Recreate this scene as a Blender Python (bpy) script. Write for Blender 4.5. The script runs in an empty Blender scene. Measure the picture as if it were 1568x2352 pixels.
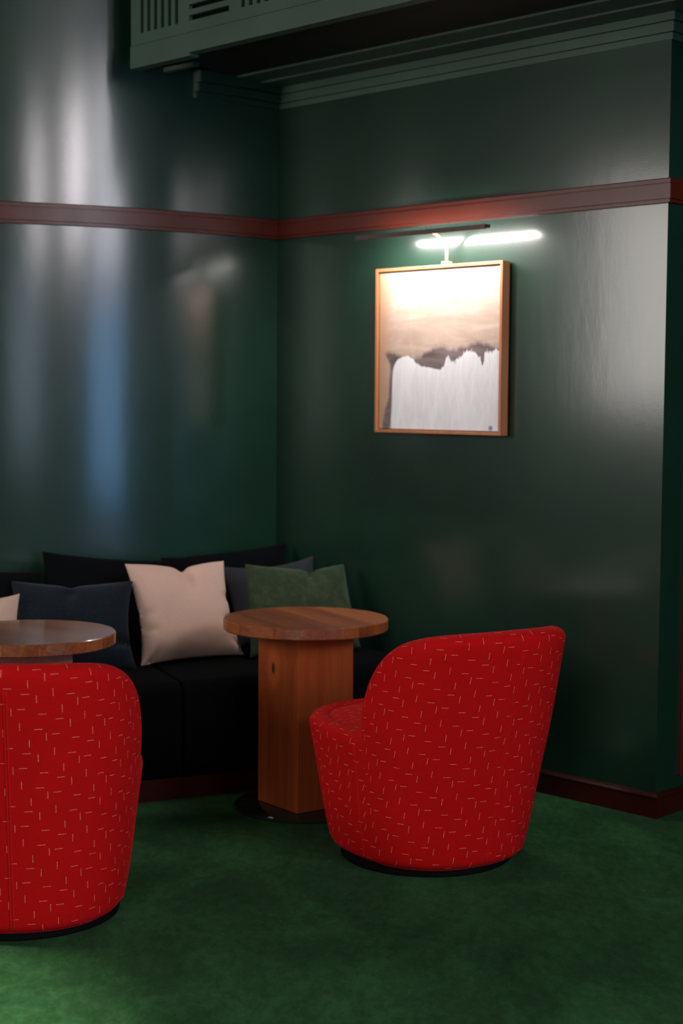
import bpy, bmesh, math, random
from mathutils import Vector, Matrix, noise
random.seed(7)
S = bpy.context.scene
COL = S.collection
PI = math.pi

# ------------------------------------------------------------------ camera
F, CX, CY = 3700.0, 784.0, 1176.0
cam_loc = Vector((0, 0, 1.55))
cam_rot = Matrix.Rotation(math.radians(90 - 4.1), 3, 'X') @ Matrix.Rotation(math.radians(.42), 3, 'Z')
cd = bpy.data.cameras.new('camera'); cam = bpy.data.objects.new('camera', cd); COL.objects.link(cam)
cam.matrix_world = Matrix.Translation(cam_loc) @ cam_rot.to_4x4()
cd.sensor_fit = 'VERTICAL'; cd.sensor_height = 36; cd.lens = F / 2352 * 36
cd.dof.use_dof = True; cd.dof.focus_distance = 4.95; cd.dof.aperture_fstop = 2.5
cd.clip_end = 60
S.camera = cam

def ray(x, y): return cam_rot @ Vector(((x - CX) / F, -(y - CY) / F, -1))
def at(x, y, Y):
    d = ray(x, y); return cam_loc + d * (Y / d.y)

# ------------------------------------------------------------------ helpers
class MB:
    def __init__(s): s.v = []; s.f = []
    def add(s, vs, fs):
        o = len(s.v); s.v += [tuple(v) for v in vs]; s.f += [tuple(i + o for i in f) for f in fs]
    def box(s, o, a, b, c):           # corner + three edge vectors
        o, a, b, c = Vector(o), Vector(a), Vector(b), Vector(c)
        vs = [o, o+a, o+a+b, o+b, o+c, o+a+c, o+a+b+c, o+b+c]
        s.add(vs, [(0,3,2,1),(4,5,6,7),(0,1,5,4),(1,2,6,5),(2,3,7,6),(3,0,4,7)])
    def lathe(s, prof, n=64, c=(0,0,0)):
        vs = []; fs = []
        m = len(prof)
        for i in range(n):
            a = 2*PI*i/n
            for r, z in prof: vs.append((c[0]+r*math.cos(a), c[1]+r*math.sin(a), c[2]+z))
        for i in range(n):
            j = (i+1) % n
            for k in range(m-1): fs.append((i*m+k, j*m+k, j*m+k+1, i*m+k+1))
        s.add(vs, fs)
    def tube(s, pts, r, n=10, cap=True):
        pts = [Vector(p) for p in pts]; rs = r if isinstance(r, (list, tuple)) else [r]*len(pts)
        vs = []; fs = []
        t0 = (pts[1]-pts[0]).normalized()
        u = t0.orthogonal().normalized()
        for i, p in enumerate(pts):
            t = (pts[min(i+1, len(pts)-1)] - pts[max(i-1, 0)]).normalized()
            u = (u - t*u.dot(t)).normalized(); w = t.cross(u)
            for k in range(n):
                a = 2*PI*k/n; vs.append(p + (u*math.cos(a) + w*math.sin(a))*rs[i])
        for i in range(len(pts)-1):
            for k in range(n):
                k2 = (k+1) % n; fs.append((i*n+k, i*n+k2, (i+1)*n+k2, (i+1)*n+k))
        if cap: fs.append(tuple(range(n))[::-1]); fs.append(tuple((len(pts)-1)*n+k for k in range(n)))
        s.add(vs, fs)
    def sweep(s, frames, prof, closed=True):
        """frames: list of functions (t, z) -> point; prof: list of (t, z)"""
        m = len(prof); vs = []; fs = []
        for f in frames:
            for t, z in prof: vs.append(f(t, z))
        for i in range(len(frames)-1):
            for k in range(m if closed else m-1):
                k2 = (k+1) % m; fs.append((i*m+k, (i+1)*m+k, (i+1)*m+k2, i*m+k2))
        if closed:
            fs.append(tuple(range(m))); fs.append(tuple((len(frames)-1)*m+k for k in range(m))[::-1])
        s.add(vs, fs)
    def build(s, name, mat, parent=None, loc=None, rotz=0, smooth=False, bevel=0, merge=True, auto=None):
        me = bpy.data.meshes.new(name); me.from_pydata(s.v, [], s.f)
        bm = bmesh.new(); bm.from_mesh(me)
        if merge: bmesh.ops.remove_doubles(bm, verts=bm.verts, dist=1e-5)
        bmesh.ops.recalc_face_normals(bm, faces=bm.faces)
        if bevel: bmesh.ops.bevel(bm, geom=[e for e in bm.edges if len(e.link_faces) == 2 and e.calc_face_angle(0) > .7], offset=bevel, segments=2, affect='EDGES', profile=.5)
        bm.to_mesh(me); bm.free()
        if smooth: me.shade_smooth()
        if auto is not None:
            me.shade_smooth(); me.set_sharp_from_angle(angle=auto)
        me.materials.append(mat)
        o = bpy.data.objects.new(name, me); COL.objects.link(o)
        if parent: o.parent = parent
        if loc is not None: o.location = loc
        if rotz: o.rotation_euler.z = rotz
        return o

def tag(o, label=None, cat=None, group=None, kind=None):
    if label: o['label'] = label
    if cat: o['category'] = cat
    if group: o['group'] = group
    if kind: o['kind'] = kind
    return o
def empty(name, loc, rotz=0):
    o = bpy.data.objects.new(name, None); COL.objects.link(o); o.location = loc; o.rotation_euler.z = rotz
    o.empty_display_size = .1
    return o
def struct(o): o['kind'] = 'structure'; return o

# ------------------------------------------------------------------ materials
class NT:
    def __init__(s, name):
        s.m = bpy.data.materials.new(name); s.m.use_nodes = True; s.t = s.m.node_tree
        s.b = s.t.nodes['Principled BSDF']
    def n(s, typ, **kw):
        o = s.t.nodes.new(typ)
        for k, v in kw.items(): setattr(o, k, v)
        return o
    def l(s, a, b): s.t.links.new(a, b)
    def val(s, sock, v):
        if isinstance(v, bpy.types.NodeSocket): s.l(v, sock)
        else: sock.default_value = v
    def math(s, op, a, b=0.0, c=None):
        o = s.n('ShaderNodeMath', operation=op); s.val(o.inputs[0], a); s.val(o.inputs[1], b)
        if c is not None: s.val(o.inputs[2], c)
        return o.outputs[0]
    def mix(s, f, a, b, blend='MIX'):
        o = s.n('ShaderNodeMix', data_type='RGBA', blend_type=blend)
        s.val(o.inputs[0], f)
        for i, v in ((6, a), (7, b)):
            s.val(o.inputs[i], v if isinstance(v, bpy.types.NodeSocket) else (*v, 1))
        return o.outputs[2]
    def coord(s, kind='Object'): return s.n('ShaderNodeTexCoord').outputs[kind]
    def mapping(s, vec, scale=(1,1,1), loc=(0,0,0), rot=(0,0,0)):
        o = s.n('ShaderNodeMapping'); s.l(vec, o.inputs[0])
        o.inputs['Scale'].default_value = scale; o.inputs['Location'].default_value = loc; o.inputs['Rotation'].default_value = rot
        return o.outputs[0]
    def noise(s, vec, scale=5, detail=3, rough=.5, dist=0):
        o = s.n('ShaderNodeTexNoise'); s.l(vec, o.inputs['Vector'])
        o.inputs['Scale'].default_value = scale; o.inputs['Detail'].default_value = detail
        o.inputs['Roughness'].default_value = rough; o.inputs['Distortion'].default_value = dist
        return o.outputs['Fac']
    def ramp(s, f, stops):
        o = s.n('ShaderNodeValToRGB'); s.l(f, o.inputs[0]); e = o.color_ramp.elements
        while len(e) < len(stops): e.new(.5)
        for k, (p, c) in enumerate(stops): e[k].position = p; e[k].color = (*c, 1) if len(c) == 3 else c
        return o.outputs[0]
    def smooth(s, v, a, b):
        o = s.n('ShaderNodeMapRange', interpolation_type='SMOOTHSTEP'); s.val(o.inputs[0], v)
        o.inputs[1].default_value = a; o.inputs[2].default_value = b
        return o.outputs[0]
    def bump(s, h, strength=.3, dist=.002, normal=None):
        o = s.n('ShaderNodeBump'); s.l(h, o.inputs['Height']); o.inputs['Strength'].default_value = strength
        o.inputs['Distance'].default_value = dist
        if normal: s.l(normal, o.inputs['Normal'])
        return o.outputs[0]
    def set(s, **kw):
        for k, v in kw.items():
            i = s.b.inputs[k]
            if isinstance(v, tuple) and len(v) == 3 and i.type == 'RGBA': v = (*v, 1)
            s.val(i, v)
        return s.m

def m_enamel(name, col, rough=.24, spec=.5, bump=.35, coat=0.0):
    t = NT(name); c = t.coord()
    big = t.noise(c, 2.2, 4, .6); fine = t.noise(c, 160, 3, .6); mid = t.noise(t.mapping(c, (1, 1, .35)), 14, 3, .55)
    cc = t.mix(t.smooth(big, .3, .75), tuple(x*.85 for x in col), tuple(x*1.15 for x in col))
    r = t.math('ADD', t.math('MULTIPLY', mid, .08), rough - .04)
    chips = t.smooth(t.noise(c, 23, 5, .75), .735, .76)
    cc = t.mix(t.math('MULTIPLY', chips, .6), cc, (.09, .13, .12))
    h = t.math('ADD', t.math('MULTIPLY', fine, .5), t.math('MULTIPLY', mid, 1.6))
    if coat: r = t.math('ADD', r, .20)
    t.set(**{'Base Color': cc, 'Roughness': r, 'Specular IOR Level': spec, 'Normal': t.bump(h, bump, .0012), 'Coat Weight': coat, 'Coat Roughness': rough - .03, 'Coat Normal': t.bump(h, bump*.7, .0012)})
    return t.m

def m_wood(name, dark, light, axis='Z', strip=0.0, rough=.35, coat=.25, spread=.35, scale=1.0, knot=None, rot=0.0):
    """grain running along axis; strip = plank width across local X"""
    t = NT(name); c = t.coord()
    if rot: c = t.mapping(c, rot=(0, 0, rot))
    sep = t.n('ShaderNodeSeparateXYZ'); t.l(c, sep.inputs[0])
    sc = {'Z': (26, 26, 1.3), 'Y': (26, 1.3, 26), 'X': (1.3, 26, 26)}[axis]
    vec = c
    if strip:
        idx = t.math('FLOOR', t.math('DIVIDE', sep.outputs[0], strip))
        wn = t.n('ShaderNodeTexWhiteNoise', noise_dimensions='1D'); t.l(idx, wn.inputs['W'])
        add = t.n('ShaderNodeVectorMath', operation='ADD'); t.l(c, add.inputs[0])
        sc3 = t.n('ShaderNodeVectorMath', operation='SCALE'); t.l(wn.outputs['Color'], sc3.inputs[0]); sc3.inputs['Scale'].default_value = 5
        t.l(sc3.outputs[0], add.inputs[1]); vec = add.outputs[0]
    if knot:
        kx, ky, kz, kr = knot
        dv = t.n('ShaderNodeVectorMath', operation='DISTANCE')
        mp = t.mapping(c, (1, 1, .5)); t.l(mp, dv.inputs[0]); dv.inputs[1].default_value = (kx, ky, kz*.5)
        kd = dv.outputs['Value']
        push = t.math('MULTIPLY', t.math('SUBTRACT', 1, t.smooth(kd, 0, kr*2.4)), .12)
        comb = t.n('ShaderNodeCombineXYZ'); t.l(push, comb.inputs[0]); t.l(push, comb.inputs[1])
        a2 = t.n('ShaderNodeVectorMath', operation='ADD'); t.l(vec, a2.inputs[0]); t.l(comb.outputs[0], a2.inputs[1]); vec = a2.outputs[0]
    g1 = t.noise(t.mapping(vec, tuple(x*scale for x in sc)), 1.0, 6, .62, 1.2)
    g2 = t.noise(t.mapping(vec, tuple(x*5*scale for x in sc)), 1.0, 3, .6)
    g3 = t.noise(vec, 3.0, 2, .5)
    f = t.math('ADD', t.math('ADD', t.math('MULTIPLY', g1, .6), t.math('MULTIPLY', g2, .25)), t.math('MULTIPLY', g3, .25))
    if strip: f = t.math('ADD', f, t.math('MULTIPLY', t.math('SUBTRACT', wn.outputs['Value'], .5), spread))
    col = t.ramp(f, [(.30, dark), (.52, tuple((a+b)/2 for a, b in zip(dark, light))), (.78, light)])
    if strip:
        fr = t.math('FRACT', t.math('DIVIDE', sep.outputs[0], strip))
        line = t.math('LESS_THAN', fr, .018)
        col = t.mix(t.math('MULTIPLY', line, .45), col, tuple(x*.3 for x in dark))
    if knot:
        core = t.math('SUBTRACT', 1, t.smooth(kd, kr*.10, kr*.38))
        halo = t.math('SUBTRACT', 1, t.smooth(kd, kr*.4, kr*1.3))
        col = t.mix(t.math('MULTIPLY', halo, .5), col, tuple(min(1, x*1.5) for x in light))
        col = t.mix(t.math('MULTIPLY', core, .9), col, (.03, .008, .003))
    t.set(**{'Base Color': col, 'Roughness': rough, 'Coat Weight': coat, 'Coat Roughness': .12, 'Normal': t.bump(g2, .12, .0006)})
    return t.m

def m_fabric(name, col, weave=900, rough=.95, sheen=.3, var=.25, bump=.5, big=6, sheen_tint=(1,1,1), blot=None):
    t = NT(name); c = t.coord()
    w1 = t.noise(t.mapping(c, (1, 1, .25)), weave, 1, .5); w2 = t.noise(t.mapping(c, (.3, .3, 1)), weave, 1, .5)
    w = t.math('MULTIPLY', t.math('ADD', w1, w2), .5)
    b = t.noise(c, big, 4, .6)
    f = t.math('ADD', t.math('MULTIPLY', t.smooth(w, .35, .65), .6), t.math('MULTIPLY', b, .4))
    cc = t.mix(f, tuple(x*(1-var) for x in col), tuple(x*(1+var) for x in col))
    if blot:
        cc = t.mix(t.smooth(t.noise(c, 22, 5, .7), .42, .66), cc, blot)
    t.set(**{'Base Color': cc, 'Roughness': rough, 'Sheen Weight': sheen, 'Sheen Roughness': .5, 'Sheen Tint': (*sheen_tint, 1),
             'Specular IOR Level': .07, 'Normal': t.bump(w, bump, .0008)})
    return t.m

def m_red():
    """wool with a regular lattice of short pale stitches, laid out in metres along the cloth (UV)"""
    t = NT('red_wool_with_stitches'); uv = t.coord('UV')
    sep = t.n('ShaderNodeSeparateXYZ'); t.l(uv, sep.inputs[0])
    u, v = sep.outputs[0], sep.outputs[1]
    K = 1/2240
    cells = [('v', 240, 525), ('v', 288, 622), ('v', 343, 732), ('v', 393, 830),
             ('h', 193, 858), ('h', 220, 760), ('h', 300, 893), ('h', 325, 797)]
    mask = None
    for kind, a, b in cells:
        du0 = t.math('SUBTRACT', u, a*K)
        i = t.math('ROUND', t.math('DIVIDE', du0, 206*K))
        du = t.math('ABSOLUTE', t.math('SUBTRACT', du0, t.math('MULTIPLY', i, 206*K)))
        dv0 = t.math('ADD', t.math('ADD', v, b*K), t.math('MULTIPLY', i, 168*K))
        dv = t.math('ABSOLUTE', t.math('SUBTRACT', dv0, t.math('MULTIPLY', t.math('ROUND', t.math('DIVIDE', dv0, 384*K)), 384*K)))
        wdt, ln = .00062, .0112
        a1 = t.math('LESS_THAN', du, wdt if kind == 'v' else ln); a2 = t.math('LESS_THAN', dv, ln if kind == 'v' else wdt)
        mm = t.math('MULTIPLY', a1, a2)
        mask = mm if mask is None else t.math('MAXIMUM', mask, mm)
    c = t.coord()
    thread = t.noise(c, 420, 1, .5)
    mask = t.math('MULTIPLY', mask, t.math('ADD', .30, t.math('MULTIPLY', t.smooth(thread, .35, .6), .4)))
    w1 = t.noise(t.mapping(c, (1, 1, .3)), 800, 2, .6); big = t.noise(c, 7, 4, .6)
    f = t.math('ADD', t.math('MULTIPLY', t.smooth(w1, .3, .7), .6), t.math('MULTIPLY', big, .4))
    cc = t.mix(f, (.31, .0010, .0016), (.53, .0028, .0030))
    cc = t.mix(mask, cc, (.80, .46, .30))
    t.set(**{'Base Color': cc, 'Roughness': .9, 'Specular IOR Level': .12, 'Sheen Weight': .04, 'Sheen Roughness': .4, 'Sheen Tint': (1, .12, .06, 1),
             'Normal': t.bump(t.math('ADD', w1, t.math('MULTIPLY', mask, .8)), .45, .0009)})
    return t.m

def m_plain(name, col, rough=.5, metal=0.0, spec=.5, coat=0.0):
    t = NT(name); c = t.coord(); n = t.noise(c, 60, 3, .6)
    cc = t.mix(n, tuple(x*.9 for x in col), tuple(min(1, x*1.1) for x in col))
    t.set(**{'Base Color': cc, 'Roughness': rough, 'Metallic': metal, 'Specular IOR Level': spec, 'Coat Weight': coat, 'Normal': t.bump(n, .05, .0005)})
    return t.m
def m_emit(name, col, k):
    t = NT(name); t.set(**{'Base Color': (.8, .8, .8), 'Emission Color': col, 'Emission Strength': k}); return t.m

def m_carpet():
    t = NT('green_cut_pile_carpet'); c = t.coord()
    w = t.mapping(c, (1, .55, 1), rot=(0, 0, .25))
    a = t.noise(w, 3.6, 7, .72, .5); b = t.noise(w, 30, 6, .75, .4); f = t.noise(c, 420, 2, .7)
    f2 = t.noise(c, 110, 3, .7)
    k = t.math('ADD', t.math('ADD', t.math('MULTIPLY', a, .55), t.math('MULTIPLY', b, .35)), t.math('MULTIPLY', f2, .15))
    cc = t.ramp(k, [(.38, (.0030, .0190, .0042)), (.50, (.0120, .058, .0135)), (.62, (.031, .122, .034))])
    cc = t.mix(t.math('MULTIPLY', t.smooth(t.math('ADD', t.math('MULTIPLY', f, .6), t.math('MULTIPLY', f2, .4)), .36, .62), .7), cc, (.002, .012, .003))
    dv = t.n('ShaderNodeVectorMath', operation='DISTANCE'); t.l(c, dv.inputs[0]); dv.inputs[1].default_value = (-.43, 5.36, 0)
    rg = t.math('MULTIPLY', t.math('SUBTRACT', 1, t.smooth(t.math('ABSOLUTE', t.math('SUBTRACT', dv.outputs['Value'], .275)), .004, .016)), t.smooth(a, .40, .60))
    cc = t.mix(t.math('MULTIPLY', rg, .45), cc, (.002, .012, .003))
    t.set(**{'Base Color': cc, 'Roughness': 1.0, 'Specular IOR Level': .05, 'Sheen Weight': .06, 'Sheen Roughness': .6, 'Sheen Tint': (.5, .9, .5, 1),
             'Normal': t.bump(t.math('ADD', f, t.math('MULTIPLY', b, .8)), .8, .004)})
    return t.m

def m_painting():
    """local X = across (metres from the left), local Z = up from the bottom of the canvas"""
    t = NT('abstract_painting'); c = t.coord(); sep = t.n('ShaderNodeSeparateXYZ'); t.l(c, sep.inputs[0])
    Wd, Hd = .66, .655
    u = t.math('DIVIDE', sep.outputs[0], Wd); v = t.math('DIVIDE', sep.outputs[2], Hd)
    def curve(pts):
        o = t.n('ShaderNodeFloatCurve'); t.l(u, o.inputs['Value']); cv = o.mapping.curves[0]
        cv.points[0].location = pts[0]; cv.points[1].location = pts[-1]
        for p in pts[1:-1]: cv.points.new(*p)
        o.mapping.update(); return o.outputs[0]
    def Y(y): return 1 - (y-500)/1095
    n1 = t.noise(t.mapping(c, (1, 1, .35)), 34, 6, .75); n2 = t.noise(c, 9, 4, .6); n3 = t.noise(t.mapping(c, (1, 1, .22)), 26, 5, .65, 1.2)
    n4 = t.noise(t.mapping(c, (.3, 1, 1.4)), 12, 5, .6, .8)
    wob = t.math('MULTIPLY', t.math('SUBTRACT', n1, .5), .15)
    jag = t.smooth(u, .45, .75)
    white_top = curve([(0, Y(1590)), (.095, Y(1585)), (.12, Y(1220)), (.14, Y(1140)), (.2, Y(1100)), (.27, Y(1100)), (.34, Y(1150)), (.42, Y(1168)), (.55, Y(1172)),
                       (.585, Y(1100)), (.62, Y(1125)), (.69, Y(1105)), (.745, Y(1070)), (.79, Y(1060)), (.84, Y(1090)), (.875, Y(1150)), (.89, Y(1065)), (.95, Y(1060)), (1, Y(1062))])
    dark_top = curve([(0, Y(1080)), (.04, Y(1062)), (.09, Y(1050)), (.15, Y(1062)), (.24, Y(1085)), (.33, Y(1092)), (.42, Y(1050)), (.52, Y(1015)), (.62, Y(1035)),
                      (.75, Y(1015)), (.84, Y(992)), (.92, Y(1015)), (1, Y(1045))])
    dark_left = t.n('ShaderNodeFloatCurve'); t.l(v, dark_left.inputs['Value']); cv = dark_left.mapping.curves[0]
    cv.points[0].location = (0, .03); cv.points[1].location = (1, .03)
    for p in [(.1, .04), (.2, .075), (.3, .085), (.4, .09), (.46, .06), (.5, .04)]: cv.points.new(*p)
    dark_left.mapping.update()
    wt = t.math('ADD', white_top, t.math('MULTIPLY', wob, t.math('ADD', .3, jag)))
    white = t.math('SUBTRACT', 1, t.smooth(t.math('SUBTRACT', v, wt), -.004, .008))
    white = t.math('MULTIPLY', white, t.smooth(t.math('ADD', u, t.math('MULTIPLY', wob, .35)), .085, .125))
    dk = t.math('SUBTRACT', 1, t.smooth(t.math('SUBTRACT', t.math('ADD', v, t.math('MULTIPLY', wob, .5)), dark_top), -.03, .012))
    dk = t.math('MULTIPLY', dk, t.smooth(t.math('SUBTRACT', t.math('ADD', u, t.math('MULTIPLY', wob, .3)), dark_left.outputs[0]), -.006, .02))
    beige = t.mix(t.smooth(n4, .3, .7), (.33, .235, .185), (.44, .325, .265))
    beige = t.mix(t.math('MULTIPLY', t.smooth(n3, .5, .8), .3), beige, (.52, .41, .36))
    beige = t.mix(t.math('SUBTRACT', 1, t.smooth(u, .0, .16)), beige, (.33, .19, .115))
    grey = t.mix(t.smooth(n4, .35, .65), (.085, .062, .062), (.17, .125, .122))
    wc = t.mix(t.smooth(n3, .35, .7), (.56, .545, .565), (.63, .615, .63))
    wc = t.mix(t.math('MULTIPLY', t.smooth(n2, .56, .68), .25), wc, (.52, .49, .52))
    col = t.mix(dk, beige, grey); col = t.mix(white, col, wc)
    # small blue dab near the lower right corner
    dv = t.n('ShaderNodeVectorMath', operation='DISTANCE'); t.l(c, dv.inputs[0]); dv.inputs[1].default_value = (.62, 0, .012)
    col = t.mix(t.math('SUBTRACT', 1, t.smooth(t.math('ADD', dv.outputs['Value'], t.math('MULTIPLY', wob, .1)), .006, .014)), col, (.16, .22, .36))
    t.set(**{'Base Color': col, 'Roughness': .75, 'Specular IOR Level': .25, 'Normal': t.bump(t.math('ADD', n1, t.math('MULTIPLY', white, .8)), .35, .002)})
    return t.m

GREEN = m_enamel('green_gloss_wall_paint', (.0046, .0230, .0130), rough=.19, spec=.17, coat=.85, bump=.20)
GREENT = m_enamel('green_satin_trim_paint', (.030, .058, .042), rough=.5, spec=.35, bump=.2)
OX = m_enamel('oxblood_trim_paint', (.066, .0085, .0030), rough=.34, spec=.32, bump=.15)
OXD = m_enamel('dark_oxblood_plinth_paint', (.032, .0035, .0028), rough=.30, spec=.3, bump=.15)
SOFFIT = m_enamel('dark_green_soffit_paint', (.006, .007, .005), rough=.6, spec=.2, bump=.1)
VOID = m_plain('near_black_backing', (.002, .003, .003), .9, spec=.05)
CARPET = m_carpet()
RED = m_red()
WOODTOP = m_wood('planked_oiled_tabletop', (.125, .026, .006), (.32, .092, .023), axis='Y', strip=.075, rough=.38, coat=.12, spread=.35, rot=math.radians(12))
WOODTOP2 = m_wood('glossy_planked_tabletop', (.14, .036, .012), (.36, .12, .040), axis='Y', strip=.085, rough=.25, coat=.5, spread=.3, rot=math.radians(-25))
FRAMEW = m_wood('orange_brown_frame_wood', (.20, .060, .022), (.42, .16, .065), axis='Z', rough=.45, coat=.1)
BLACKF = m_fabric('black_wool_upholstery', (.0012, .0015, .0018), sheen=.0, var=.3)
BACKF = m_fabric('black_cushion_cloth', (.0018, .0021, .0028), sheen=.01, var=.3)
NAVY = m_fabric('charcoal_blue_basketweave', (.0075, .0105, .0150), weave=330, sheen=.08, var=.5, bump=.8)
PINK = m_fabric('dusty_pink_linen', (.52, .335, .265), weave=700, sheen=.1, var=.09)
GREY = m_fabric('slate_grey_cloth', (.022, .0235, .029), weave=600, sheen=.08, var=.2)
VELV = m_fabric('moss_green_velvet', (.020, .031, .015), weave=500, sheen=.2, var=.3, sheen_tint=(.6, .8, .5), blot=(.034, .044, .023))
DARKMET = m_plain('dark_bronze_lamp_metal', (.055, .032, .026), .45, metal=.4)
BRASS = m_plain('brass_lamp_stem', (.75, .62, .42), .35, metal=.6)
BLACKPL = m_plain('black_plinth_lacquer', (.0015, .0015, .002), .8, spec=.08)
BASEGL = m_plain('dark_green_polished_steel', (.10, .13, .11), .10, metal=.9)
LED = m_emit('lit_lamp_diffuser', (1, .95, .91), 520)
CEIL = m_plain('dark_ceiling_paint', (.02, .035, .03), .8)
ROOMW = m_plain('dim_room_wall_paint', (.018, .04, .032), .7)

# ------------------------------------------------------------------ the room
O = Vector((1.171, 5.882, 0)); U = Vector((-.700, .714, 0)).normalized(); N = Vector((U.y*-1, U.x, 0))
if N.dot(-O) < 0: N = -N
LN = 2.10
I_ = O + U*LN
def W(s, t, z): p = O + U*s + N*t; return Vector((p.x, p.y, z))
RD = Vector((.675, .738, 0)).normalized(); RN = Vector((RD.y, -RD.x, 0))      # return wall direction and its outward normal
R0 = 2.62; CC = Vector((I_.x, I_.y, 0)) - (-U)*R0                              # axis of the curved wall
a0 = math.atan2((-U).y, (-U).x)
def A(s, t, z):                                                               # s metres along the curved wall from the corner, t out into the room
    a = a0 - s/R0; return Vector((CC.x + (R0+t)*math.cos(a), CC.y + (R0+t)*math.sin(a), z))
HZ = 5.0
SMAX = 3.4
# floor and ceiling
b = MB(); b.box((-5, -4.2, -.1), (11.5, 0, 0), (0, 14.5, 0), (0, 0, .1)); struct(b.build('floor', CARPET))
b = MB(); b.box((-5, -4.2, HZ), (11.5, 0, 0), (0, 14.5, 0), (0, 0, .1)); struct(b.build('ceiling', CEIL))
# picture wall (right of the corner): thick slab, and the return wall
b2 = MB(); b2.box(W(0, 0, 0), U*(LN+.15), -N*.25, (0, 0, HZ)); struct(b2.build('wall_right', GREEN))
b = MB(); q = [O + N*.0, O + RD*4.2, O + RD*4.2 - RN*.12, O + RD*.24 - RN*.12]
b.add([Vector((p.x, p.y, z)) for z in (0, HZ) for p in q], [(3, 2, 1, 0), (4, 5, 6, 7), (0, 1, 5, 4), (1, 2, 6, 5), (2, 3, 7, 6), (3, 0, 4, 7)])
struct(b.build('wall_return', GREEN))
# curved wall
NS = 90
b = MB(); b.sweep([(lambda t, z, s=s: A(s, t, z)) for s in [SMAX*i/NS for i in range(NS+1)]], [(0, 0), (0, HZ), (-.2, HZ), (-.2, 0)])
struct(b.build('wall_curved', GREEN, auto=math.radians(30)))
# far sides of the room, behind and beside the camera
def wallplane(name, p, d, length, openings, nrm):
    """wall from p along d with rectangular openings (s0,s1,z0,z1); nrm points into the room"""
    b = MB(); p = Vector(p); d = Vector(d).normalized(); n = Vector(nrm)
    ss = sorted({0, length, *[o[0] for o in openings], *[o[1] for o in openings]}); zs = sorted({0, HZ, *[o[2] for o in openings], *[o[3] for o in openings]})
    for i in range(len(ss)-1):
        for k in range(len(zs)-1):
            sm, zm = (ss[i]+ss[i+1])/2, (zs[k]+zs[k+1])/2
            if any(o[0] < sm < o[1] and o[2] < zm < o[3] for o in openings): continue
            b.box(p + d*ss[i] + Vector((0, 0, zs[k])), d*(ss[i+1]-ss[i]), -n*.2, (0, 0, zs[k+1]-zs[k]))
    return struct(b.build(name, ROOMW))
WINS = {
 'wall_left':  ((-4.2, -3.6, 0), (0, 1, 0), 13.2, [(6.3, 9.9, 1.45, 3.1)], (1, 0, 0)),
 'wall_east':  ((4.8, -3.6, 0), (0, 1, 0), 13.2, [(3.05, 5.0, .15, 4.6), (.5, 3.03, 3.15, 4.6)], (-1, 0, 0)),
 'wall_back':  ((-4.2, -3.6, 0), (1, 0, 0), 9.0, [(6.9, 8.6, .9, 2.85), (.5, 2.6, 1.0, 3.6), (7.95, 8.9, 3.15, 4.6)], (0, 1, 0)),
}
for k, a in WINS.items(): wallplane(k, *a)
LIGHTS = {('wall_left', 0): ((1, .93, .88), 290), ('wall_east', 0): ((.24, .54, 1.0), 185), ('wall_east', 1): ((1, .92, .95), 620), ('wall_back', 0): ((.62, .8, 1), 50), ('wall_back', 2): ((1, .93, .96), 170), ('wall_back', 1): ((1, .95, .90), 330)}
WFR = m_plain('window_frame_paint', (.10, .12, .11), .5)
wi = 0
for k, (p, d, L, ops, n) in WINS.items():
    p = Vector(p); d = Vector(d); n = Vector(n)
    for j, (s0, s1, z0, z1) in enumerate(ops):
        wi += 1
        b = MB(); w = .035
        q = p - n*.12
        for (x0, x1, y0, y1) in [(s0, s0+w, z0, z1), (s1-w, s1, z0, z1), (s0, s1, z0, z0+w), (s0, s1, z1-w, z1), ((s0+s1)/2-.02, (s0+s1)/2+.02, z0, z1)]:
            b.box(q + d*x0 + Vector((0, 0, y0)), d*(x1-x0), n*.06, (0, 0, y1-y0))
        struct(b.build(f'window_{wi}', WFR))
        col, pw = LIGHTS[(k, j)]
        ld = bpy.data.lights.new('daylight', 'AREA'); ld.shape = 'RECTANGLE'; ld.size = s1-s0; ld.size_y = z1-z0
        ld.color = col; ld.energy = pw
        lo = bpy.data.objects.new('daylight', ld); COL.objects.link(lo)
        lo.location = p + d*((s0+s1)/2) - n*.3 + Vector((0, 0, (z0+z1)/2))
        lo.rotation_euler = n.to_track_quat('-Z', 'Z').to_euler()
        if wi == 2:      # upper lights of the tall window see white sky, the lower ones blue street shade
            ld.size_y = 2.75; lo.location.z = z0 + 2.75/2
            l2 = ld.copy(); l2.size_y = z1-z0-2.75; l2.color = (.95, .93, 1); l2.energy = 260
            o2 = bpy.data.objects.new('daylight', l2); COL.objects.link(o2); o2.location = lo.location; o2.location.z = z0 + 2.75 + l2.size_y/2
            o2.rotation_euler = lo.rotation_euler
wd = bpy.data.worlds.new('world'); S.world = wd; wd.use_nodes = True
wd.node_tree.nodes['Background'].inputs[0].default_value = (.35, .5, .6, 1); wd.node_tree.nodes['Background'].inputs[1].default_value = .05

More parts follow.
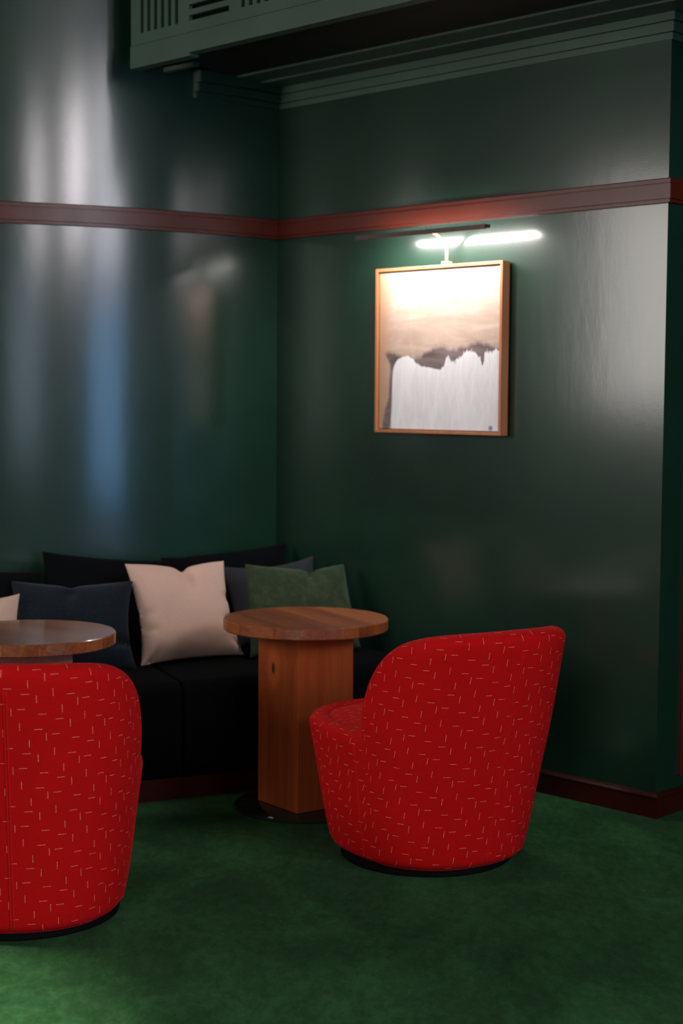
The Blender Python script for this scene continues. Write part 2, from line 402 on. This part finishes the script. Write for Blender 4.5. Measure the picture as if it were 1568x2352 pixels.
# rails, baseboards, cornice
def wrap(name, prof, mat, s_end=0.0, curved=True, straight=True, ret=3.0, s_curve=SMAX):
    """a moulding that runs along curved wall, picture wall and return wall, one object per wall"""
    out = []
    if straight:
        k = RN.dot(N)
        fr = [lambda t, z: W(LN - t*0, t, z) if False else W(LN, t, z)]
        # mitre at the outer corner: direction bisecting both normals
        mit = (N + RN).normalized(); sc = 1/mit.dot(N)
        fr.append(lambda t, z: Vector((O.x, O.y, 0)) + mit*(t*sc) + Vector((0, 0, z)))
        b = MB(); b.sweep(fr, prof); out.append(struct(b.build(name + '_right', mat)))
        fr = [fr[1], lambda t, z: O + RD*ret + RN*t + Vector((0, 0, z))]
        b = MB(); b.sweep(fr, prof); out.append(struct(b.build(name + '_return', mat)))
    if curved:
        b = MB(); n = max(2, int(s_curve*26))
        b.sweep([(lambda t, z, s=s: A(s, t, z)) for s in [s_curve*i/n for i in range(n+1)]], prof)
        out.append(struct(b.build(name + '_curved', mat, auto=math.radians(30))))
    return out
rail = [(-.01, 2.257), (.017, 2.257), (.017, 2.266), (.013, 2.267), (.013, 2.270), (.021, 2.271), (.021, 2.322), (.016, 2.323), (.016, 2.326), (.019, 2.327), (.019, 2.341), (.012, 2.345), (-.01, 2.345)]
wrap('trim_rail', rail, OX)
base = [(-.01, 0), (.016, 0), (.016, .066), (.012, .068), (.012, .071), (.016, .073), (.020, .080), (.016, .089), (.006, .092), (-.01, .092)]
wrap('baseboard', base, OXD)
corn = [(-.01, 2.835), (.010, 2.835), (.010, 2.855), (.006, 2.856), (.006, 2.860), (.020, 2.861), (.020, 2.893), (.014, 2.894), (.014, 2.898), (.028, 2.899), (.028, 2.928), (.15, 2.928), (.15, 2.936), (-.01, 2.936)]
wrap('trim_cornice', corn, GREENT, curved=False)
b = MB(); b.box(W(LN, -.01, 2.936), -U*(LN+1.2), N*.29, (0, 0, .009)); struct(b.build('trim_cornice_upper', GREENT))
# cornice on the curved wall, cut off part way
cprof = [(x*2.0, z) for x, z in corn[:-3]] + [(.056, 2.945), (-.01, 2.945)]
b = MB(); b.sweep([(lambda t, z, s=s: A(s, t, z)) for s in [.452*i/12 for i in range(13)]], cprof)
struct(b.build('trim_cornice_curved', GREEN))  # dark wall paint puts the cornice's shadow into its colour
b = MB(); b.sweep([(lambda t, z, s=s: A(s, t, z)) for s in (.452, .462)], cprof); struct(b.build('trim_cornice_end', GREENT))  # end cut stays in the paler trim paint, as if lit
# niche ceiling behind the bulkhead, plus an added end board blocking a bright reflection
b = MB(); b.box(W(LN+.06, -.02, 2.945), -U*(LN+1.6), N*.47, (0, 0, .05)); b.box(W(2.07, .45, 2.945), -U*(2.07+1.6), N*.37, (0, 0, .05)); b.box(W(2.03, .45, 2.945), U*.04, N*.36, (0, 0, HZ-2.945)); struct(b.build('ceiling_niche', SOFFIT))
# bulkhead with slotted grille
T0, TB = .80, .846
b = MB()
def fb(s0, s1, z0, z1, t0=TB-.02, t1=TB): b.box(W(s0, t0, z0), U*(s1-s0), N*(t1-t0), (0, 0, z1-z0))
SL, SR = 2.07, -1.6
fb(SR, SL, 2.905, 2.981, T0, TB+.004)       # bottom band
fb(1.687, SL, 2.892, 2.905, T0, TB+.004)
fb(SR, SL, 2.984, 3.028, T0, TB)            # rail under the slots
ZT = 3.30
x = SL
fb(2.007, SL, 3.028, ZT)
while x > SR:                                # repeat: upright slots, stile, level slots, stile
    o = x - SL
    for k in range(5): fb(1.963 - k*.045 + o, 1.985 - k*.045 + o, 3.028, ZT)
    fb(1.694+o, 1.760+o, 3.028, ZT)
    for k in range(6): fb(1.448+o, 1.694+o, 3.050 + k*.042, 3.072 + k*.042)
    fb(1.378+o, 1.448+o, 3.028, ZT)
    x -= .629
fb(SR, SL, ZT, 3.42)
fb(SR, SL, 3.42, HZ)
grille = b.build('trim_bulkhead', GREENT, merge=False); struct(grille)
b = MB(); b.box(W(SL, T0, 3.0), U*(SR-SL), N*.012, (0, 0, .42)); struct(b.build('trim_slot_backing', VOID))  # near-black sheet whose colour supplies the shade inside the slots
b = MB(); b.box(W(1.965, .572, 2.929), U*.225, N*.028, (0, 0, .018)); struct(b.build('trim_soffit_lip', GREENT))

# framed panel on the return wall
def Rp(s, t, z): return O + RD*s + RN*t + Vector((0, 0, z))
pn = empty('wall_panel', Rp(.12, 0, .14)); tag(pn, 'tall dark wall panel in an oxblood frame at the right edge, beyond the wall corner', 'wall panel')
def on(par, o): o.parent = par; o.matrix_parent_inverse = Matrix.Translation(par.location).inverted() if not par.rotation_euler.z else par.matrix_world.inverted(); return o
b = MB(); fw = .038
p0, p1, q0, q1 = .145, 1.05, .135, 2.15
for (x0, x1, y0, y1) in [(p0, p0+fw, q0, q1), (p1-fw, p1, q0, q1), (p0+fw, p1-fw, q0, q0+fw), (p0+fw, p1-fw, q1-fw, q1)]:
    b.box(Rp(x0, 0, y0), RD*(x1-x0), RN*.022, (0, 0, y1-y0))
on(pn, b.build('frame', OX, bevel=.004, merge=False))
b = MB(); b.box(Rp(p0+fw, 0, q0+fw), RD*(p1-p0-2*fw), RN*.008, (0, 0, q1-q0-2*fw)); on(pn, b.build('panel', m_plain('dark_olive_panel', (.018, .014, .006), .3)))

# ------------------------------------------------------------------ picture and its lamp
s0p, s1p, z0p, z1p, dp = .728, 1.424, 1.400, 2.087, .052
pic = empty('framed_painting', W((s0p+s1p)/2, 0, z0p)); tag(pic, 'square abstract painting, beige over white, in a slim wooden frame on the green wall', 'painting')
b = MB(); fw = .013
for (x0, x1, y0, y1) in [(s0p, s0p+fw, z0p, z1p), (s1p-fw, s1p, z0p, z1p), (s0p+fw, s1p-fw, z0p, z0p+fw), (s0p+fw, s1p-fw, z1p-fw, z1p)]:
    b.box(W(x0, .008, y0), U*(x1-x0), N*(dp-.008), (0, 0, y1-y0))
on(pic, b.build('frame', FRAMEW, bevel=.0012, merge=False))
cv = MB(); cv.box((0, 0, 0), (.66, 0, 0), (0, .03, 0), (0, 0, .655)); canvas = cv.build('canvas', m_painting(), bevel=.002)
canvas.location = W(s1p-.018, dp-.008, z0p+.016); canvas.rotation_euler.z = math.atan2(-U.y, -U.x)
bpy.context.view_layer.update(); on(pic, canvas)
b = MB(); b.box(W(s0p+.006, .010, z0p+.006), U*(s1p-s0p-.012), N*.008, (0, 0, z1p-z0p-.012)); on(pic, b.build('backing', VOID))

sl, tl, zl = 1.055, .18, 2.207
lamp = empty('picture_light', W(1.04, .03, z1p)); tag(lamp, 'slim dark bar lamp, lit, on a curved stem above the painting', 'picture light')
b = MB()
for (x0, x1, ta, tb, za, zb) in [(-.352, .352, .004, .013, -.010, .0085), (-.352, .352, -.020, .004, .003, .0085), (-.352, -.330, -.020, .004, -.004, .003), (.330, .352, -.020, .004, -.004, .003)]:
    b.box(W(sl+x0, tl+ta, zl+za), U*(x1-x0), N*(tb-ta), (0, 0, zb-za))
on(lamp, b.build('lamp_bar', DARKMET, merge=False))
b = MB(); b.box(W(sl-.325, tl-.016, zl-.0035), U*.650, N*.018, (0, 0, .006)); on(lamp, b.build('diffuser', LED))
b = MB(); pts = [W(1.04, .032, z1p+.012), W(1.04, .032, z1p+.05)]
for k in range(1, 9):
    a = k/8*PI/2; pts.append(W(1.04, .032 + (tl-.036)*(1-math.cos(a)), z1p+.05 + (zl+.011-z1p-.05)*math.sin(a)))
b.tube(pts, .0065, 12); on(lamp, b.build('stem', BRASS, smooth=True))
b = MB(); b.box(W(1.022, .020, z1p+.001), U*.036, N*.024, (0, 0, .012)); on(lamp, b.build('bracket', BRASS))

# ------------------------------------------------------------------ sofa
sofa = empty('curved_sofa', A(1.0, .45, 0)); tag(sofa, 'long black built-in sofa that follows the curved green wall', 'sofa')
def arc(s_a, s_b, prof, step=.05, gap=0):
    n = max(2, int((s_b-s_a)/step)); fr = []
    for i in range(n+1):
        s = s_a + gap + (s_b-s_a-2*gap)*i/n
        fr.append(lambda t, z, s=s: A(s, t, z))
    b = MB(); b.sweep(fr, prof); return b
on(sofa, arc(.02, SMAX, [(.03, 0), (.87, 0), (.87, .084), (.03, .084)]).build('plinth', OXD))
def seatprof():
    pr = [(.03, .086), (.87, .086)]
    pr += [(.885 + .006*math.sin(k/6*PI), .10 + .30*k/6) for k in range(7)]
    pr += [(.885 - .05*(1-math.cos(k/6*PI/2)), .405 + .052*math.sin(k/6*PI/2)) for k in range(1, 7)]
    pr += [(.835 - k*.13, .457 + .012*math.sin(k/6*PI)) for k in range(1, 7)]
    pr += [(.03, .455)]
    return pr
seams = [.02, .845, 1.70, 2.55, SMAX]
for i in range(4):
    b = arc(seams[i], seams[i+1], seatprof(), step=.03, gap=.003)
    o = b.build('seat', BLACKF); o.data.shade_smooth(); o.data.set_sharp_from_angle(angle=math.radians(60))
    mod = o.modifiers.new('round', 'BEVEL'); mod.width = .012; mod.segments = 3; mod.limit_method = 'ANGLE'; mod.angle_limit = math.radians(60)
    on(sofa, o)
on(sofa, arc(.02, SMAX, [(.02, .45), (.055, .45), (.05, .66), (.04, .68), (.02, .68)]).build('backrest', BLACKF))

# ------------------------------------------------------------------ pillows
def pillow(name, mat, TL, TR, BR, BL, thick, label, cat='cushion', group=None, notch=.0, notch_u=0.0, pinch=.10, creases=(), seed=0, n=44, side=None, rsag=0.0):
    TL, TR, BR, BL = map(Vector, (TL, TR, BR, BL))
    c = (TL+TR+BR+BL)/4
    ex = ((TR+BR)-(TL+BL)).normalized(); ez = ((TL+TR)-(BL+BR)).normalized(); ny = ex.cross(ez).normalized()
    if ny.dot(cam_loc-c) < 0: ny = -ny
    wdt = ((TR+BR)-(TL+BL)).length/2; hgt = ((TL+TR)-(BL+BR)).length/2
    sd = side or (pinch, pinch, pinch, pinch)        # top, right, bottom, left
    vs = []; fs = []; idx = {}
    def P(u, v, sgn):
        # outline drawn in between the pointed corners
        pt = sd[0] if v > 0 else sd[2]; ps = sd[1] if u > 0 else sd[3]
        uu = u*(1 - ps*(1-v*v)**1.0*abs(u)**2); vv = v*(1 - pt*(1-u*u)**1.0*abs(v)**2)
        if notch: vv -= notch*math.exp(-((u-notch_u)/.10)**2)*max(0, v)**3 + notch*.7*math.exp(-((u-notch_u)/.42)**2)*max(0, v)**3
        a, b_ = (uu+1)/2, (vv+1)/2
        p = (BL*(1-a)+BR*a)*(1-b_) + (TL*(1-a)+TR*a)*b_
        th = thick*((1-u**4)*(1-v**4))**.55*(.72+.28*(1-u*u)*(1-v*v))
        if notch: th *= 1 - .55*math.exp(-((u-notch_u)/.12)**2)*math.exp(-((v-.75)/.3)**2)
        for (cu, cv_, du, dv, dep, wd_) in creases:
            # crease starting at (cu,cv_) running towards (du,dv)
            L = math.hypot(du, dv); tt = ((u-cu)*du + (v-cv_)*dv)/(L*L); tt = min(1, max(0, tt))
            dd = math.hypot(u-cu-du*tt, v-cv_-dv*tt)
            th -= 1.5*dep*(1-tt)*math.exp(-(dd/wd_)**2)
        q = p*6 + Vector((seed*3.1, 0, sgn*2))
        th += .007*noise.noise(q) * (1-max(abs(u), abs(v))**4) + .0022*noise.noise(q*4)*(1-max(abs(u), abs(v))**6)
        th = max(th, .0)
        return p + ny*th*sgn
    for sgn in (1, -1):
        for i in range(n+1):
            for j in range(n+1):
                u = math.sin((i/n-.5)*PI*.94)/math.sin(.5*PI*.94); v = math.sin((j/n-.5)*PI*.94)/math.sin(.5*PI*.94)
                idx[(sgn, i, j)] = len(vs); vs.append(P(u, v, sgn))
        for i in range(n):
            for j in range(n):
                f = (idx[(sgn, i, j)], idx[(sgn, i+1, j)], idx[(sgn, i+1, j+1)], idx[(sgn, i, j+1)]); fs.append(f if sgn > 0 else f[::-1])
    b = MB(); org = Vector((c.x, c.y, min(BL.z, BR.z)))
    b.add([v - org for v in vs], fs)
    o = b.build(name, mat, loc=org, smooth=True)
    o.data.shade_smooth()
    mod = o.modifiers.new('soft', 'SUBSURF'); mod.levels = 0; mod.render_levels = 1
    tag(o, label, cat, group)
    return o
SZ = .472
# loose black back cushions along the wall
gb = 'black back cushions along the curved wall'
pillow('back_cushion', BACKF, at(97, 1266, 6.60), at(392, 1288, 6.86), (-.73, 6.74, SZ), (-1.20, 6.44, SZ), .07, 'black back cushion against the curved wall directly behind the charcoal-blue cushion', group=gb, side=(.06, .04, .05, .05), seed=1)
pillow('back_cushion', BACKF, at(368, 1280, 6.90), at(657, 1247, 7.27), (-.25, 7.15, SZ), (-.73, 6.84, SZ), .055, 'black back cushion nearest the wall corner, rising behind the beige-pink and slate cushions', group=gb, side=(.05, .03, .05, .05), seed=2, notch=.02, notch_u=-.7)
pillow('back_cushion', BACKF, at(-190, 1308, 6.42), at(96, 1314, 6.56), (-1.23, 6.42, SZ), (-1.68, 6.30, SZ), .07, 'low black back cushion at the left edge, behind the cut-off pink cushion', group=gb, side=(.02, .02, .05, .05), seed=3)
gp = 'scatter cushions on the sofa'
pillow('throw_cushion', GREY, at(503, 1300, 7.00), at(719, 1276, 7.09), (-.07, 7.03, SZ), (-.44, 6.83, SZ), .045, 'slate grey cushion half hidden behind the green velvet cushion, one corner up', group=gp, side=(.16, .1, .1, .1), seed=4)
pillow('throw_cushion', VELV, at(562, 1295, 6.70), at(789, 1295, 6.96), at(828, 1487, 6.84), at(574, 1511, 6.56), .058, 'mottled moss green velvet cushion leaning by the wall behind the near round table', group=gp, notch=.07, notch_u=.28, side=(.10, .04, .10, .05), seed=5, creases=[(.3, .95, -.12, -.5, .03, .10)])
pillow('throw_cushion', NAVY, at(25, 1334, 6.42), at(306, 1334, 6.45), at(314, 1536, 6.30), at(32, 1536, 6.28), .075, 'charcoal-blue woven cushion left of the large beige-pink one', group=gp, notch=.05, notch_u=-.02, side=(.10, .11, .06, .06), seed=6, creases=[(1.0, -.42, -.5, -.12, .035, .09)])
pillow('throw_cushion', PINK, at(286, 1295, 6.47), at(514, 1288, 6.72), at(561, 1504, 6.66), at(323, 1530, 6.38), .075, 'large beige-pink linen cushion standing upright in the middle of the sofa', group=gp, notch=.115, notch_u=.08, side=(.03, .13, .06, .13), seed=7,
       creases=[(1.0, -.23, -.38, -.02, .045, .06), (1.0, .22, -.3, .03, .02, .05), (-1.0, .0, .3, .0, .018, .05), (-1.0, -.3, .35, -.05, .018, .05), (-.85, -1.0, .2, .35, .015, .06), (1.0, -.8, -.3, .2, .012, .06)])
pillow('throw_cushion', PINK, at(-190, 1372, 6.05), at(46, 1363, 6.22), at(42, 1545, 6.10), at(-200, 1560, 5.98), .065, 'beige-pink cushion cut off by the left edge, only its pointed corner showing', group=gp, side=(.16, .06, .08, .08), seed=8)

# ------------------------------------------------------------------ tables
def table(loc, rot, topm, label, knot, r=.31):
    t = empty('round_table', (loc[0], loc[1], 0), rot); tag(t, label, 'table', 'round pedestal tables')
    b = MB(); b.lathe([(0, .677), (r-.004, .677), (r, .681), (r, .716), (r-.0035, .72), (0, .72)], 128)
    b.build('tabletop', topm, t, auto=math.radians(30))
    hw = .128
    b = MB(); b.box((-hw, -hw, .014), (2*hw, 0, 0), (0, 2*hw, 0), (0, 0, .664))
    b.build('pedestal', m_wood('veneered_pedestal_wood', (.155, .024, .005), (.33, .066, .013), axis='Z', rough=.38, coat=.3, scale=.8, knot=knot), t, bevel=.0015)
    b = MB(); b.lathe([(0, 0), (.266, 0), (.268, .002), (.268, .009), (.264, .012), (0, .012)], 96)
    b.build('base_plate', BASEGL, t, auto=math.radians(50))
    return t
# pedestal faces: left-hand visible face looks towards (-x,-y)
rot1 = math.atan2(.61, .79)
t1 = table((-.131, 6.022), rot1, WOODTOP, 'round planked wooden table on a square pedestal, in front of the green velvet cushion', (-.128, .03, .535, .045))
t2 = table((-1.10, 5.60), rot1 - .2, WOODTOP2, 'round glossy wooden table at the left edge, behind the cut-off red chair', (9, 9, 9, .01))

# ------------------------------------------------------------------ swivel chairs
def lerp(a, b, t): return a + (b-a)*t
def interp(tab, x):
    if x <= tab[0][0]: return tab[0][1]
    m = [(b[1]-a[1])/(b[0]-a[0]) for a, b in zip(tab, tab[1:])]
    t = [m[0]] + [(p+q)/2 for p, q in zip(m, m[1:])] + [m[-1]]
    for i, ((x0, y0), (x1, y1)) in enumerate(zip(tab, tab[1:])):
        if x <= x1:
            h = x1-x0; k = (x-x0)/h
            return (2*k**3-3*k*k+1)*y0 + (k**3-2*k*k+k)*h*t[i] + (3*k*k-2*k**3)*y1 + (k**3-k*k)*h*t[i+1]
    return tab[-1][1]
AX = [(.03, .298), (.10, .315), (.30, .342), (.50, .366), (.82, .374)]                    # half width by height
BB = [(.03, .325), (.10, .340), (.30, .387), (.50, .436), (.82, .522)]                    # towards the back
BF = [(.03, .322), (.10, .340), (.30, .395), (.48, .440), (.82, .46)]                    # towards the front
TH = math.radians(70)         # where the back wings end, measured from the back
def radius(th, z):
    a = interp(AX, z); bb = interp(BB, z); bf = interp(BF, z)
    c, s = math.cos(th), math.sin(th); n = 2.35
    b_ = bb if c > 0 else bf
    return (abs(c/b_)**n + abs(s/a)**n)**(-1/n)
SEATZ = .468
def rim(th):
    x = abs(th)/TH
    top = .826 - .085*min(1, (abs(th)/math.radians(80)))**2
    if x >= 1: return SEATZ
    return SEATZ + (top-SEATZ)*(1-x**5)**(1/2.4)
def pos(th, z, inset=0.0):
    r = radius(th, z) - inset; return Vector((r*math.sin(th), -r*math.cos(th), z))
def make_chair(label, loc, rot):
    root = empty('swivel_chair', (loc[0], loc[1], 0), rot); tag(root, label, 'armchair', 'red swivel tub chairs')
    # columns: angles dense near the wing ends
    ths = set()
    for i in range(0, 121): ths.add(-PI + 2*PI*i/120)
    for k in range(1, 26):
        for sg in (1, -1): ths.add(sg*TH*(1 - (k/25)**2*.2)); ths.add(sg*(TH + .004*k))
    ths = sorted(t for t in ths if -PI <= t < PI)
    n = len(ths)
    cols = []; T = .085
    for th in ths:
        H = rim(th); pts = []
        rho = T/2
        w = .03                                           # bottom rounding
        lev = []
        for k in range(7):                                # tuck under
            a = k/6*PI/2; lev.append((.03 + w*(1-math.cos(a)), w*(1-math.sin(a))))
        for z, ins in lev: pts.append(pos(th, z, ins))
        zt = H - rho*.75
        for k in range(1, 22): pts.append(pos(th, lerp(.06, zt, k/21)))
        for k in range(1, 12):                            # rolled rim
            a = k/12*PI
            pts.append(pos(th, zt, 0) + (pos(th, zt, rho) - pos(th, zt, 0))*(1-math.cos(a)) + Vector((0, 0, rho*.75*math.sin(a))))
        zi = min(zt, .42)
        for k in range(0, 9):
            z = lerp(zt, zi - .02, k/8); pts.append(pos(th, z, T + .02*(1-k/8)*0))
        cols.append(pts)
    m = len(cols[0])
    vs = [p for c in cols for p in c]; fs = []
    for i in range(n):
        j = (i+1) % n
        for k in range(m-1): fs.append((i*m+k, j*m+k, j*m+k+1, i*m+k+1))
    me = bpy.data.meshes.new('upholstered_shell'); me.from_pydata(vs, [], fs)
    uvl = me.uv_layers.new(name='UVMap')
    # arc length along the cloth: back panels measured from the back seam, front panel from its own centre
    i0 = min(range(n), key=lambda i: abs(ths[i])); 
    FS = math.radians(76)
    us = [[0.0]*m for _ in range(n)]; vv = [[0.0]*m for _ in range(n)]
    for k in range(m):
        kk = min(k, 27)
        acc = 0
        for i in range(i0+1, n): acc += (cols[i][kk].xy - cols[i-1][kk].xy).length; us[i][k] = acc
        acc = 0
        for i in range(i0-1, -1, -1): acc -= (cols[i][kk].xy - cols[i+1][kk].xy).length; us[i][k] = acc
    for i in range(n):
        vv[i][min(k, m-1)] = 0
        acc = cols[i][7].z; 
        for k in range(m):
            if k <= 27: vv[i][k] = cols[i][k].z
            else: vv[i][k] = vv[i][k-1] + (cols[i][k]-cols[i][k-1]).length
    for poly in me.polygons:
        base_i = [me.loops[l].vertex_index // m for l in poly.loop_indices]
        wrapq = (0 in base_i and n-1 in base_i)
        for l in poly.loop_indices:
            vi = me.loops[l].vertex_index; i, k = divmod(vi, m)
            u_ = us[i][k]
            front = all(abs(ths[q]) >= FS-.001 for q in base_i)
            if wrapq and i == 0: u_ = us[n-1][k] + (cols[0][min(k, 27)].xy - cols[n-1][min(k, 27)].xy).length
            uvl.data[l].uv = (u_ + (.131 if (front and u_ > 0) else 0), vv[i][k] + (.037 if front else 0))
    bm = bmesh.new(); bm.from_mesh(me); bmesh.ops.recalc_face_normals(bm, faces=bm.faces); bm.to_mesh(me); bm.free()
    me.shade_smooth(); me.materials.append(RED)
    sh = bpy.data.objects.new('upholstered_shell', me); COL.objects.link(sh); sh.parent = root
    # seat cushion
    vs = []; fs = []; rings = 14; nt = 96
    for q in range(rings+1):
        f = q/rings
        for i in range(nt):
            th = -PI + 2*PI*i/nt; p = pos(th, .44, .030 if abs(th) > TH else .05)
            z = .438 + .034*(1-f**9)
            vs.append((p.x*f, p.y*f, z + .002*noise.noise(Vector((p.x*f, p.y*f, 0))*9)))
    for q in range(rings):
        for i in range(nt):
            j = (i+1) % nt; fs.append((q*nt+i, q*nt+j, (q+1)*nt+j, (q+1)*nt+i))
    me = bpy.data.meshes.new('seat'); me.from_pydata(vs, [], fs); uvl = me.uv_layers.new(name='UVMap')
    for l in me.loops: v = me.vertices[l.vertex_index].co; uvl.data[l.index].uv = (v.x, v.y)
    bm = bmesh.new(); bm.from_mesh(me); bmesh.ops.recalc_face_normals(bm, faces=bm.faces)
    for f in bm.faces:
        if f.normal.z < 0: f.normal_flip()
    bm.to_mesh(me); bm.free()
    me.shade_smooth(); me.materials.append(RED)
    so = bpy.data.objects.new('seat', me); COL.objects.link(so); so.parent = root
    # welted seams: back centre and the two sides
    for th, ztop in ((0.0, None), (FS, .43), (-FS, .43)):
        zt = (rim(th) - .07) if ztop is None else ztop
        for d in ((-.0036, .0036) if th == 0 else (0,)):
            pts = []
            for k in range(40):
                z = lerp(.05, zt, k/39); p = pos(th, z, -.0006 if th == 0 else .0008); pts.append(p + Vector((math.cos(th), math.sin(th), 0))*d)
            b = MB(); b.tube(pts, .0026, 6); b.build('seam', SEAMM, root, smooth=True)
    b = MB(); b.tube([pos(-PI + 2*PI*k/96, .031, .027) for k in range(97)], .004, 8, cap=False); b.build('hem_piping', SEAMM, root, smooth=True)
    # swivel base
    b = MB(); b.lathe([(0, 0), (.285, 0), (.290, .004), (.290, .026), (.285, .031), (0, .031)], 96); b.build('swivel_base', BLACKPL, root, auto=math.radians(50))
    return root
SEAMM = m_fabric('red_seam_welt', (.52, .004, .004), sheen=.05, var=.15)
def yaw(bx, by): return math.atan2(-bx, by) + PI     # rotates local -Y (the back) onto (bx, by)
def face_back(deg, x, y):                            # back turned deg to the right of straight at the camera
    base_a = math.atan2(-y, -x); a = base_a + math.radians(deg); bx, by = math.cos(a), math.sin(a)
    return math.atan2(by, bx) + PI/2
c1 = make_chair('red stitched-wool swivel tub chair in full view, turned to the near round table', (.296, 5.40), face_back(36, .296, 5.40))
c2 = make_chair('red stitched-wool swivel tub chair cut off by the left edge, seen squarely from behind', (-.952, 4.76), face_back(-5, -.952, 4.76))

# added unseen spot that makes the bright carpet patch at lower left
sp = bpy.data.lights.new('added_patch_spot', 'SPOT'); sp.energy = 3000; sp.color = (1, .88, .84); sp.spot_size = math.radians(20); sp.spot_blend = .55; sp.shadow_soft_size = .05
so_ = bpy.data.objects.new('added_patch_spot', sp); COL.objects.link(so_); so_.location = (-1.75, 3.3, HZ-.05)
so_.rotation_euler = (Vector((-1.28, 3.72, 0)) - so_.location).to_track_quat('-Z', 'Y').to_euler()

# ------------------------------------------------------------------ view
S.view_settings.view_transform = 'Standard'; S.view_settings.look = 'None'; S.view_settings.gamma = 1; S.view_settings.exposure = -0.48
S.view_settings.use_curve_mapping = False
S.cycles.use_denoising = True
try: S.cycles.denoiser = 'OPENIMAGEDENOISE'
except Exception: pass
S.cycles.max_bounces = 5; S.cycles.diffuse_bounces = 3; S.cycles.glossy_bounces = 3
S.cycles.use_adaptive_sampling = True; S.cycles.adaptive_threshold = .03
S.cycles.sample_clamp_indirect = 6
